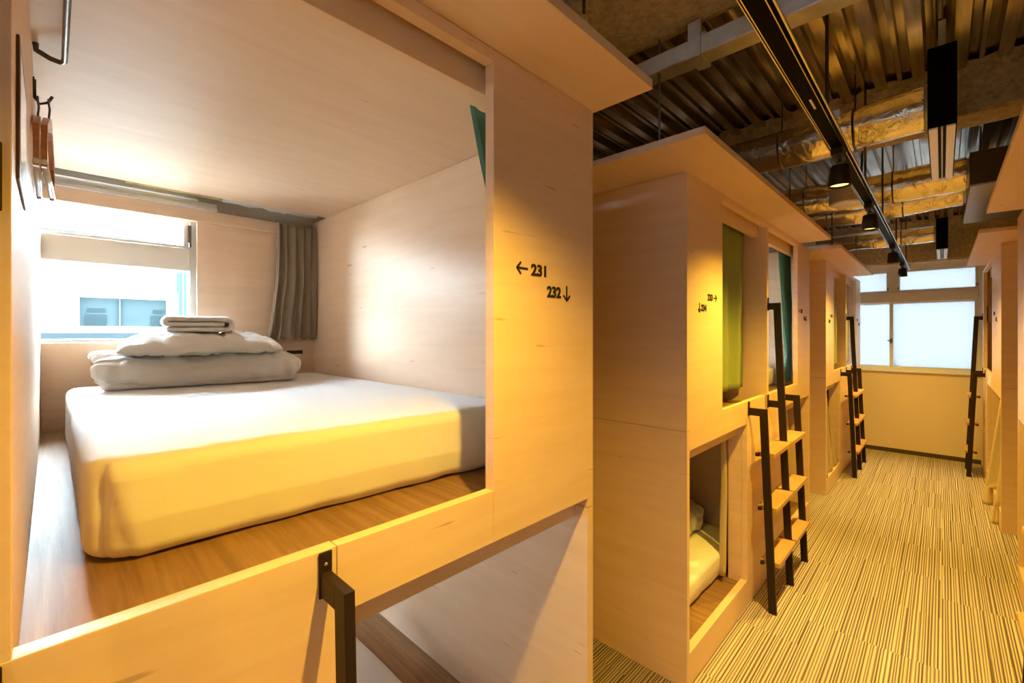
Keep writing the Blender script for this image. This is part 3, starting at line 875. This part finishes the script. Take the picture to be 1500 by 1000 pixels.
# ------------------------------------------------------------------ curtains
def hang(name, label, cat, mat, xa, ya, yb, z0, z1, folds, amp, group=None, edge=None, skew=None, seed=0.0):
    """cloth hung along y at x = xa between ya and yb; edge(v) moves the free (yb) side, v = 0 at the top"""
    def fn(u, v):
        a, b2 = ya, yb
        if edge: b2 = edge(v)
        if skew: a = skew(v)
        y = a + (b2 - a) * u
        ph = u * folds * 2 * PI + 0.8 * nz3((u * 3, v * 1.5, seed), 1.3)
        A = amp * (0.45 + 0.55 * min(1, v * 2 + 0.25)) * (0.7 + 0.5 * nz3((u * 4, seed, 0), 1))
        return Vector((xa + A * math.sin(ph) + 0.01 * nz3((u * 5, v * 3, seed), 1), y + 0.3 * A * math.cos(ph * 1.0), z1 - (z1 - z0) * v + 0.004 * math.sin(ph) * v))
    o = cloth(name, fn, max(40, folds * 14), 26, mat)
    return tag(o, label, cat, group)
hang('window_curtain', 'taupe linen curtain gathered in the back corner by the window of the nearest bunk', 'curtain', M['linen_grey'],
     BX + 0.055, 0.895, 1.115, 1.466, 2.130, 5, 0.020, skew=lambda v: 0.895 - 0.055 * v ** 2.2, seed=1)
hang('bunk_curtain', 'sliver of dark green curtain at the top of the nearest opening', 'curtain', M['curtain_teal'],
     FX - 0.125, 0.765, 1.09, 1.20, 2.10, 5, 0.012, skew=lambda v: 0.765 + 0.17 * min(1, v * 1.5), seed=2)
hang('bunk_curtain', 'olive green curtain drawn over the first upper bunk of the middle pod', 'curtain', M['curtain_olive'],
     FX - 0.125, 2.05, 3.02, 1.165, 2.135, 5, 0.036, edge=lambda v: 3.015 - 0.03 * v, seed=3)
hang('bunk_curtain', 'teal curtain gathered and tied at the far side of the middle pod', 'curtain', M['curtain_teal'],
     FX - 0.125, 3.84, 4.21, 1.11, 2.135, 5, 0.018, skew=lambda v: 3.84 + 0.24 * min(1, (v * 1.3) ** 1.3) - max(0, v - 0.82) * 0.7, seed=4)
hang('lower_bunk_curtain', 'narrow beige curtain pushed aside in the lower bunk of the middle pod', 'curtain', M['curtain_beige'],
     FX - 0.115, 2.575, 2.655, 0.150, 0.985, 3, 0.020, skew=lambda v: 2.600 + 0.02 * math.sin(v * 4), seed=5)
hang('lower_bunk_curtain', 'beige curtain bunched low behind the right side of the middle ladder', 'curtain', M['curtain_beige'],
     FX - 0.110, 3.50, 4.10, 0.145, 0.99, 6, 0.018, edge=lambda v: 3.98 + 0.14 * math.sin(v * 3.0), seed=6)
hang('bunk_curtain', 'pale sage curtain in the nearer upper bunk of the farthest left pod', 'curtain', M['curtain_sage'],
     FX - 0.066, 5.45, 6.0, 1.145, 2.088, 5, 0.020, edge=lambda v: 5.90 + 0.14 * v, seed=7)
hang('bunk_curtain', 'grey green curtain beside the tall leg of the farthest left ladder', 'curtain', M['curtain_sage'],
     FX - 0.066, 6.35, 6.86, 1.145, 2.088, 5, 0.020, seed=8)
hang('lower_bunk_curtain', 'beige curtain swept out diagonally in the lower bunk of the farthest left pod', 'curtain', M['curtain_beige'],
     FX - 0.015, 4.995, 5.75, 0.145, 0.985, 3, 0.012, edge=lambda v: 5.02 + 0.76 * v ** 1.25, seed=9)
# lower curtains of the far right pod, flared out into the aisle
def flared(label, y, top_in, bot_out, z0, z1, seed):
    def fn(u, v):
        z = z1 - (z1 - z0) * v
        xo = top_in + (bot_out - top_in) * v ** 1.05
        inner = 0.62 if z > 0.20 else (0.312 if z < 0.15 else 0.312 + (0.62 - 0.312) * (z - 0.15) / 0.05)
        x = xo + (inner - xo) * u
        return Vector((x, y + 0.012 * math.sin(u * 8 + seed) * (1 - 0.5 * v) + 0.05 * u * (1 - v) + 0.02 * math.sin(v * 3), z))
    o = cloth('lower_bunk_curtain', fn, 20, 44, M['curtain_pale'], thick=0.018)
    return tag(o, label, 'curtain')
flared('flared cloth with pale edge in the far right pod, the one nearer the window', 5.70, 0.366, 0.258, 0.004, 0.925, 1)
flared('flared cloth with pale edge beside the brown end panel of the far right pod', 5.17, 0.372, 0.282, 0.004, 0.925, 4)

# ------------------------------------------------------------------ clothes rail, hooks, hangers in the nearest bunk
yw = CY[0] + 0.0185
r = thing('clothes_rail', 'bent steel clothes rail on the left wall near the ceiling of the nearest bunk', 'rail', (-1.52, yw, 2.16))
obj('rail_bar', tube([(-1.52, yw + 0.0065, 2.176), (-1.52, yw + 0.0075, 2.160), (-1.52, yw + 0.030, 2.150), (-1.52, yw + 0.048, 2.148), (-1.505, yw + 0.054, 2.148), (-1.46, yw + 0.054, 2.148), (-0.99, yw + 0.054, 2.148), (-0.975, yw + 0.048, 2.148), (-0.975, yw + 0.0075, 2.155), (-0.975, yw + 0.0065, 2.17)], 0.006, 10), M['dark_steel'], r, smooth=True)
def wall_hook(x, z, label):
    h = thing('wall_hook', label, 'hook', (x, yw, z), 'wire hooks on the bunk wall')
    obj('hook_wire', tube([(x, yw + 0.003, z + 0.05), (x, yw + 0.003, z + 0.005), (x, yw + 0.012, z - 0.008), (x, yw + 0.026, z), (x, yw + 0.034, z + 0.018)], 0.0032, 8), M['black_steel'], h, smooth=True)
    obj('hook_plate', box(x - 0.006, x + 0.006, yw, yw + 0.003, z + 0.005, z + 0.055), M['black_steel'], h, bevel=0.001)
    return h
def hanger(x, y, z, tilt, label):
    """trouser hanger seen edge-on: wire hook, bowed wooden shoulders, white padded bar"""
    h = thing('coat_hanger', label, 'hanger', (x, y, z), 'wooden coat hangers in the nearest bunk')
    c, s = math.cos(tilt), math.sin(tilt)
    def T(a, b2, zz): return (x + a * c - b2 * s, y + a * s + b2 * c, z + zz)
    obj('hanger_hook', tube([T(0, 0.0, -0.045), T(0, 0.002, -0.02), T(0.008, 0, -0.006), T(0.004, 0, 0.004), T(-0.008, 0, 0.004), T(-0.012, 0, -0.008)], 0.0022, 8), M['dark_steel'], h, smooth=True)
    bm = bmesh.new()
    n = 16
    for i in range(n):
        a0, a1 = -0.19 + 0.38 * i / n, -0.19 + 0.38 * (i + 1) / n
        def zc(a): return -0.048 - 0.075 * (abs(a) / 0.19) ** 1.4
        def hh(a): return 0.030 - 0.012 * abs(a) / 0.19
        lo = [T(a0, -0.0055, zc(a0) - hh(a0)), T(a1, -0.0055, zc(a1) - hh(a1)), T(a1, 0.0055, zc(a1) - hh(a1)), T(a0, 0.0055, zc(a0) - hh(a0))]
        hi = [T(a0, -0.0055, zc(a0)), T(a1, -0.0055, zc(a1)), T(a1, 0.0055, zc(a1)), T(a0, 0.0055, zc(a0))]
        add_hexa(bm, lo, hi)
    for a in (-0.178, 0.178):
        add_hexa(bm, [T(a - 0.008, -0.0045, -0.215), T(a + 0.008, -0.0045, -0.215), T(a + 0.008, 0.0045, -0.215), T(a - 0.008, 0.0045, -0.215)],
                     [T(a - 0.008, -0.005, -0.13), T(a + 0.008, -0.005, -0.13), T(a + 0.008, 0.005, -0.13), T(a - 0.008, 0.005, -0.13)])
    bmesh.ops.remove_doubles(bm, verts=bm.verts, dist=0.0003)
    obj('shoulders', bm, M['hanger_wood'], h)
    obj('trouser_bar', tube([T(-0.188, 0, -0.205), T(0.188, 0, -0.205)], 0.0062, 10), M['white_metal'], h, smooth=True)
    return h
wall_hook(-1.63, 2.083, 'black wire hook holding two hangers on the bunk wall')
hanger(-1.63, yw + 0.0085, 2.087, 0.0, 'wooden hanger flat against the bunk wall, left of the pair')
hanger(-1.63, yw + 0.0275, 2.087, -0.035, 'wooden hanger standing off the bunk wall, right of the pair')
mr = thing('wall_mirror', 'small dark framed mirror seen edge-on beside the left edge of the opening', 'mirror', (-0.95, yw, 1.69))
obj('mirror_frame', box(-1.08, -0.86, yw + 0.0003, yw + 0.0035, 1.70, 1.887), M['dark_frame'], mr, bevel=0.001)
obj('mirror_glass', box(-1.065, -0.875, yw + 0.0035, yw + 0.0039, 1.715, 1.872), M['silver'], mr)

# ------------------------------------------------------------------ lighting track and spotlights
TX, TZ = -0.30, 2.235
t = thing('lighting_track', 'long black track with silver edges hung along the aisle ceiling', 'light track', (TX, 3.0, TZ))
obj('track_channel', box(TX - 0.024, TX + 0.024, -2.2, 6.98, TZ, TZ + 0.036), M['track_black'], t, bevel=0.002)
bm = bmesh.new()
for dx in (-0.020, 0.020): add_box(bm, TX + dx - 0.0012, TX + dx + 0.0012, -2.2, 6.98, TZ - 0.0015, TZ)
obj('conductor_strips', bm, M['silver'], t)
obj('cable_tube', tube([(TX + 0.031, -2.2, TZ + 0.006), (TX + 0.031, 6.98, TZ + 0.006)], 0.0045, 8), M['silver'], t, smooth=True)
obj('cable_tube', tube([(TX - 0.0275, -2.2, TZ + 0.004), (TX - 0.0275, 6.98, TZ + 0.004)], 0.003, 8), M['silver'], t, smooth=True)
for y in (1.92, 3.02, 3.98, 5.25, 6.75):
    obj('hanging_rod', tube([(TX + 0.005, y, TZ + 0.036), (TX + 0.005, y, ZD + 0.02)], 0.0055, 8), M['dark_steel'], t)
    obj('rod_clip', box(TX - 0.022, TX + 0.044, y - 0.012, y + 0.012, TZ + 0.018, TZ + 0.046), M['galv'], t, bevel=0.002)
obj('track_label', box(TX - 0.002, TX + 0.004, 1.66, 1.74, TZ - 0.0015, TZ - 0.0002), M['white_metal'], t)

def spotlight(y, power, label, seen=True):
    s = thing('track_spotlight', label, 'spotlight', (TX, y, TZ), 'black spotlights on the aisle track')
    bm = box(TX - 0.019, TX + 0.019, y - 0.060, y + 0.050, TZ - 0.030, TZ - 0.003)
    obj('adapter', bm, M['black_steel'], s, bevel=0.003)
    obj('stem', tube([(TX, y + 0.02, TZ - 0.03), (TX, y + 0.02, TZ - 0.052)], 0.006, 10), M['black_steel'], s)
    obj('knuckle', tube([(TX - 0.012, y + 0.02, TZ - 0.045), (TX + 0.012, y + 0.02, TZ - 0.045)], 0.009, 10), M['dark_steel'], s)
    hz = TZ - 0.052
    bm = bmesh.new()
    prof = [(0.012, hz), (0.030, hz - 0.003), (0.033, hz - 0.01), (0.040, hz - 0.085), (0.0395, hz - 0.0865), (0.036, hz - 0.0865), (0.030, hz - 0.03)]
    n = 24
    rings = [[bm.verts.new((TX + r * math.cos(2*PI*k/n), y + 0.02 + r * math.sin(2*PI*k/n), z)) for k in range(n)] for r, z in prof]
    for a, b2 in zip(rings, rings[1:]):
        for k in range(n): bm.faces.new((a[k], b2[k], b2[(k+1) % n], a[(k+1) % n]))
    bm.faces.new(rings[0])
    hd = obj('lamp_head', bm, M['black_steel'], s, smooth=True)
    bm = bmesh.new(); bmesh.ops.create_circle(bm, cap_ends=True, radius=0.0335, segments=24)
    for v in bm.verts: v.co = Vector((TX + v.co.x, y + 0.02 + v.co.y, hz - 0.078))
    bmesh.ops.reverse_faces(bm, faces=bm.faces[:])
    obj('lamp_face', bm, M['lamp'], hd)
    ld = bpy.data.lights.new('spot_beam', 'SPOT'); ld.energy = power; ld.color = WARM
    ld.spot_size = math.radians(138); ld.spot_blend = 1.0; ld.shadow_soft_size = 0.022
    lo = bpy.data.objects.new('spot_beam', ld); COL.objects.link(lo); lo.parent = s
    lo.location = (0, 0.02, hz - 0.095 - TZ)
    l2 = bpy.data.lights.new('spot_core', 'SPOT'); l2.energy = power * 0.75; l2.color = (1.0, 0.68, 0.22)
    l2.spot_size = math.radians(52); l2.spot_blend = 1.0; l2.shadow_soft_size = 0.022
    lc = bpy.data.objects.new('spot_core', l2); COL.objects.link(lc); lc.parent = s
    lc.location = (0, 0.02, hz - 0.096 - TZ)
    return s
SP = 82
spotlight(-1.00, SP * 0.5, 'spotlight on the track behind the camera')
spotlight(0.48, SP, 'spotlight over the nearest ladder, above the frame')
spotlight(2.21, SP * 1.1, 'nearest spotlight in view, largest black head with golden rim')
spotlight(3.26, SP * 0.95, 'second spotlight along the track, in front of the foil duct')
spotlight(4.95, SP * 0.9, 'third spotlight along the track, above the far roof board')
spotlight(6.22, SP * 1.0, 'last small spotlight at the window end of the track')

# ------------------------------------------------------------------ overhead services
b_ = thing('steel_channel', 'pale grey steel bar crossing under the ceiling above the track', 'steel bar', (-0.4, 1.63, 2.48))
obj('bar', box(WL + 0.02, WR - 0.02, 1.585, 1.668, 2.482, 2.548), M['galv'], b_, bevel=0.006)
for x in (-0.63,):
    bm = bmesh.new()
    add_box(bm, x - 0.022, x + 0.022, 1.578, 1.675, 2.474, 2.482); add_box(bm, x - 0.022, x + 0.022, 1.576, 1.584, 2.474, 2.60)
    add_box(bm, x - 0.022, x + 0.022, 1.669, 1.677, 2.474, 2.60); add_box(bm, x - 0.030, x + 0.030, 1.60, 1.70, 2.548, 2.565)
    add_tube(bm, [(x, 1.63, 2.56), (x, 1.63, ZD + 0.01)], 0.006, 8)
    obj('clamp', bm, M['galv'], b_, bevel=0.001)
for x in (0.9, -1.6):
    obj('hanging_rod', tube([(x, 1.63, 2.548), (x, 1.63, ZD + 0.02)], 0.006, 8), M['galv'], b_)

def foil_duct(pts, r, label, seed):
    d = thing('foil_duct', label, 'duct', pts[0], 'silver foil wrapped air ducts')
    # smooth the centre line
    P = []
    n = 60
    for i in range(n + 1):
        f = i / n * (len(pts) - 1); k = min(int(f), len(pts) - 2); t_ = f - k
        t_ = t_ * t_ * (3 - 2 * t_)
        P.append(Vector(pts[k]).lerp(Vector(pts[k + 1]), t_))
    bm = bmesh.new(); seg = 40
    rings = []
    for i, p in enumerate(P):
        ring = []
        for k in range(seg):
            a = 2 * PI * k / seg
            rr = r * (1 + 0.10 * nz3((p.x * 1.0 + seed, math.cos(a), math.sin(a)), 1.6) + 0.05 * nz3((p.x + seed, math.cos(a) * 0.4, math.sin(a) * 0.4), 9))
            ring.append(bm.verts.new(p + Vector((0, rr * math.cos(a), rr * math.sin(a)))))
        rings.append(ring)
    for a, b2 in zip(rings, rings[1:]):
        for k in range(seg): bm.faces.new((a[k], a[(k+1) % seg], b2[(k+1) % seg], b2[k]))
    bm.faces.new(rings[0]); bm.faces.new(rings[-1][::-1])
    bmesh.ops.recalc_face_normals(bm, faces=bm.faces[:])
    obj('foil_sleeve', bm, M['foil'], d, smooth=True)
    e = P[-1]
    obj('collar', tube([e - Vector((0.02, 0, 0)), e + Vector((0.012, 0, 0))], r * 0.9, 24), M['galv'], d)
    for x in (0.3, 0.72):
        c = P[int(n * x)]
        ring = [(c.x, c.y + r * 1.06 * math.cos(2*PI*k/24), c.z + r * 1.06 * math.sin(2*PI*k/24)) for k in range(25)]
        bm = tube(ring, 0.005, 6, caps=False)
        add_tube(bm, [(c.x, c.y, c.z + r), (c.x, c.y, ZD + 0.02)], 0.004, 6)
        obj('duct_strap', bm, M['dark_steel'], d)
    return d
foil_duct([(-0.95, 2.92, 2.555), (-0.5, 2.90, 2.545), (-0.06, 2.88, 2.56)], 0.100, 'golden-lit foil duct nearest the camera, running into the black diffuser', 0)
foil_duct([(-1.30, 4.15, 2.57), (-0.5, 4.22, 2.545), (0.115, 4.25, 2.565)], 0.108, 'foil duct behind the round drum, the upper of two joining the brown unit', 5)
foil_duct([(-1.20, 4.70, 2.545), (-0.45, 4.72, 2.515), (0.115, 4.74, 2.56)], 0.100, 'foil duct behind and below another, joining the grey underside unit', 9)
foil_duct([(-1.10, 6.50, 2.56), (-0.5, 6.52, 2.55), (-0.06, 6.52, 2.55)], 0.085, 'farthest foil duct, joining the small black diffuser near the window', 14)

d = thing('lagged_pipe', 'lagged pipe, part tan, part silvery white, in the gap above the nearest bunk window', 'pipe', (-2.70, 0.3, 2.232))
obj('silver_sleeve', tube([(-2.70, 0.62 + 0.04 * k, 2.236 + 0.004 * math.sin(k * 1.7)) for k in range(13)], [0.052 + 0.003 * math.sin(k * 2.3) for k in range(13)], 24), M['sleeve'], d, smooth=True)
obj('sleeve_band', tube([(-2.70, 0.90, 2.238), (-2.70, 0.935, 2.238)], 0.058, 24), M['white_metal'], d, smooth=False)
obj('tan_sleeve', tube([(-2.70, 0.24, 2.238), (-2.70, 0.62, 2.236)], 0.046, 20), M['lagging'], d, smooth=True)
obj('pipe_end', tube([(-2.70, -1.1, 2.242), (-2.70, 0.24, 2.240)], 0.034, 20), M['galv'], d, smooth=True)

def diffuser(y0, ym, y1, z0, z1, label):
    d = thing('air_diffuser', label, 'air diffuser', (0, (y0 + y1) / 2, z0), 'black air diffusers with white slot frames')
    obj('plenum_box', box(-0.045, 0.045, y0, ym, z0 + 0.002, z1), M['track_black'], d, bevel=0.001)
    obj('slot_housing', box(-0.045, 0.045, ym, y1, z0 + 0.002, z0 + 0.05), M['track_black'], d, bevel=0.001)
    bm = bmesh.new()
    add_box(bm, -0.041, -0.013, y0 + 0.004, y1, z0 - 0.006, z0 + 0.002); add_box(bm, 0.013, 0.041, y0 + 0.004, y1, z0 - 0.006, z0 + 0.002)
    add_box(bm, -0.013, 0.013, y1 - 0.02, y1, z0 - 0.006, z0 + 0.002)
    obj('slot_frame', bm, M['white_metal'], d, bevel=0.001)
    obj('slot_vane', box(-0.0025, 0.0025, y0 + 0.004, y1 - 0.02, z0 - 0.004, z0 + 0.002), M['galv'], d)
    obj('hanging_strap', box(-0.012, 0.012, y0 + 0.06, y0 + 0.065, z1, ZD + 0.02), M['galv'], d)
    return d
diffuser(2.59, 3.12, 3.47, 2.365, 2.705, 'large black air diffuser box with white slot frame, upper right')
diffuser(6.36, 7.0, 7.20, 2.365, 2.685, 'small black air diffuser box near the frosted window')

u = thing('ceiling_unit', 'brown and grey air unit above the right roof boards, fed by foil ducts', 'air conditioner', (0.45, 4.8, 2.44))
obj('casing', box(0.127, 0.95, 4.10, 5.45, 2.452, 2.66), M['unit_brown'], u, bevel=0.004)
obj('bottom_cover', box(0.131, 0.946, 4.104, 5.446, 2.438, 2.452), M['unit_grey'], u, bevel=0.003)
bm = bmesh.new()
for x in (0.18, 0.90):
    for y in (4.2, 5.35): add_tube(bm, [(x, y, 2.66), (x, y, ZD + 0.02)], 0.005, 8)
obj('hanging_rods', bm, M['dark_steel'], u)

d = thing('cable_tray', 'dark metal cable tray above the gap between the left roof boards', 'cable tray', (-1.2, 5.4, 2.45))
bm = bmesh.new(); add_box(bm, -2.3, -0.36, 5.34, 5.46, 2.45, 2.455); add_box(bm, -2.3, -0.36, 5.34, 5.344, 2.455, 2.51); add_box(bm, -2.3, -0.36, 5.456, 5.46, 2.455, 2.51)
obj('tray', bm, M['galv'], d)
bm = bmesh.new()
for x in (-0.62, -1.7): add_tube(bm, [(x, 5.40, 2.455), (x, 5.40, ZD + 0.02)], 0.006, 8)
obj('hanging_rods', bm, M['dark_steel'], d)

d = thing('ceiling_speaker', 'round beige drum with white underside hanging beside the track', 'speaker', (-0.475, 3.84, 2.39))
obj('drum_body', tube([(-0.475, 3.84, 2.396), (-0.475, 3.84, 2.40), (-0.475, 3.84, 2.488), (-0.475, 3.84, 2.492)], [0.100, 0.104, 0.104, 0.100], 40), M['drum'], d)
obj('white_cover', tube([(-0.475, 3.84, 2.390), (-0.475, 3.84, 2.396)], [0.092, 0.097], 40), M['white_metal'], d)
obj('supply_cable', tube([(-0.475, 3.84, 2.492), (-0.46, 3.84, 2.515), (-0.42, 3.85, 2.520), (-0.40, 3.86, 2.54), (-0.39, 3.87, ZD + 0.02)], 0.007, 8), M['black_steel'], d, smooth=True)

s = thing('sprinkler_head', 'small pale yellow bulb at the sprayed beam, top centre', 'sprinkler', (-0.845, 1.215, 2.55))
bm = bmesh.new(); add_tube(bm, [(-0.845, 1.215, 2.500), (-0.845, 1.215, 2.506), (-0.845, 1.215, 2.535), (-0.845, 1.215, 2.542)], [0.006, 0.013, 0.013, 0.007], 14)
obj('glass_bulb', bm, M['yellow_glass'], s, smooth=True)
obj('stem', tube([(-0.845, 1.215, 2.54), (-0.845, 1.215, 2.66)], 0.006, 10), M['dark_steel'], s)
obj('deflector', tube([(-0.845, 1.215, 2.494), (-0.845, 1.215, 2.499)], 0.017, 16), M['dark_steel'], s)

c = thing('cable_bundle', 'white cables lying on the near end of the far left roof board', 'cables', (-0.72, 4.42, 2.21))
bm = bmesh.new()
for k in range(5):
    y = 4.385 + 0.022 * k
    add_tube(bm, [(-1.1, y, 2.211 + 0.004 * (k % 2)), (-0.95, y + 0.01, 2.214), (-0.80, y - 0.006, 2.212), (-0.66 + 0.012 * k, y + 0.008, 2.214)], 0.007, 8)
obj('cables', bm, M['white_metal'], c, smooth=True)
# ------------------------------------------------------------------ outside, seen through the left window
nb = thing('neighbouring_building', 'white building across the lane, seen through the left window', 'building', (-6.5, 0, -3.0))
bm = bmesh.new()
add_box(bm, -9.5, -6.5, -7, 0.205, -3.0, 2.22); add_box(bm, -9.5, -6.5, 0.945, 1.02, -3.0, 2.22)
add_box(bm, -9.5, -6.5, 0.205, 0.945, -3.0, 1.57); add_box(bm, -9.5, -6.5, 0.205, 0.945, 1.885, 2.22)
obj('outer_wall', bm, M['ext_white'], nb)
obj('cornice', box(-9.5, -6.40, -7, 1.03, 2.20, 2.26), M['ext_white'], nb)
bm = bmesh.new()
for k in range(46): add_box(bm, -6.62, -6.58, -3.0 + k * 0.085, -3.0 + k * 0.085 + 0.065, 2.26, 2.56)
obj('parapet_slats', bm, M['ext_slat'], nb)
obj('roof_rail', box(-6.66, -6.54, -7, 0.92, 2.56, 2.66), M['ext_grey'], nb)
wn_ = obj('window_surround', box(-6.52, -6.46, 0.13, 0.99, 1.895, 1.925), M['ext_white'], nb)
f = obj('window', box(-6.62, -6.58, 0.205, 0.945, 1.57, 1.885), M['ext_pale'], nb)
bm = bmesh.new()
for y0_, y1_ in ((0.25, 0.42), (0.80, 0.935)):
    add_box(bm, -6.58, -6.572, y0_, y1_, 1.585, 1.70); add_box(bm, -6.58, -6.572, y0_ + 0.02, y1_ - 0.01, 1.725, 1.765)
obj('pane', bm, M['ext_blue'], f)
obj('mullion', box(-6.58, -6.55, 0.525, 0.535, 1.57, 1.885), M['ext_slat'], f)
obj('drain_pipe', tube([(-6.42, 1.0, -3.0), (-6.42, 1.0, 1.95), (-6.42, 0.93, 2.06), (-6.42, 0.90, 2.18)], 0.03, 10), M['ext_white'], nb, smooth=True)
obj('ledge', box(-6.5, -6.30, -7, 1.03, 1.44, 1.505), M['ext_rail'], nb)
fb = thing('distant_building', 'pale block behind the drain pipe outside the left window', 'building', (-11, 3, -3.0))
bm = bmesh.new(); add_box(bm, -14, -11, 1.3, 7.0, -3.0, 3.0)
obj('outer_wall', bm, M['ext_pale'], fb)
bm = bmesh.new()
for k in range(8): add_box(bm, -11.02, -10.98, 1.35 + 0.12 * k, 1.38 + 0.12 * k, 1.2, 2.7)
obj('railing', bm, M['ext_slat'], fb)
struct('trim_5', box(-30, WL - 0.2, -20, 25, -3.1, -3.0), M['asphalt'])

# ------------------------------------------------------------------ daylight
wd = bpy.data.worlds.new('sky'); SC.world = wd; wd.use_nodes = True
bg = wd.node_tree.nodes['Background']
bg.inputs['Color'].default_value = (0.77, 0.89, 1.0, 1)
bg.inputs['Strength'].default_value = 100.0

# ------------------------------------------------------------------ camera
cd = bpy.data.cameras.new('camera'); cam = bpy.data.objects.new('camera', cd); COL.objects.link(cam)
cd.sensor_width = 36.0; cd.lens = 652.27 / 1500 * 36
cd.shift_y = -(500 - 487.6) / 1500
cd.clip_start = 0.02; cd.clip_end = 200
cam.location = (0, 0, 1.5); cam.rotation_euler = (PI / 2, 0, math.radians(44.0042))
SC.camera = cam
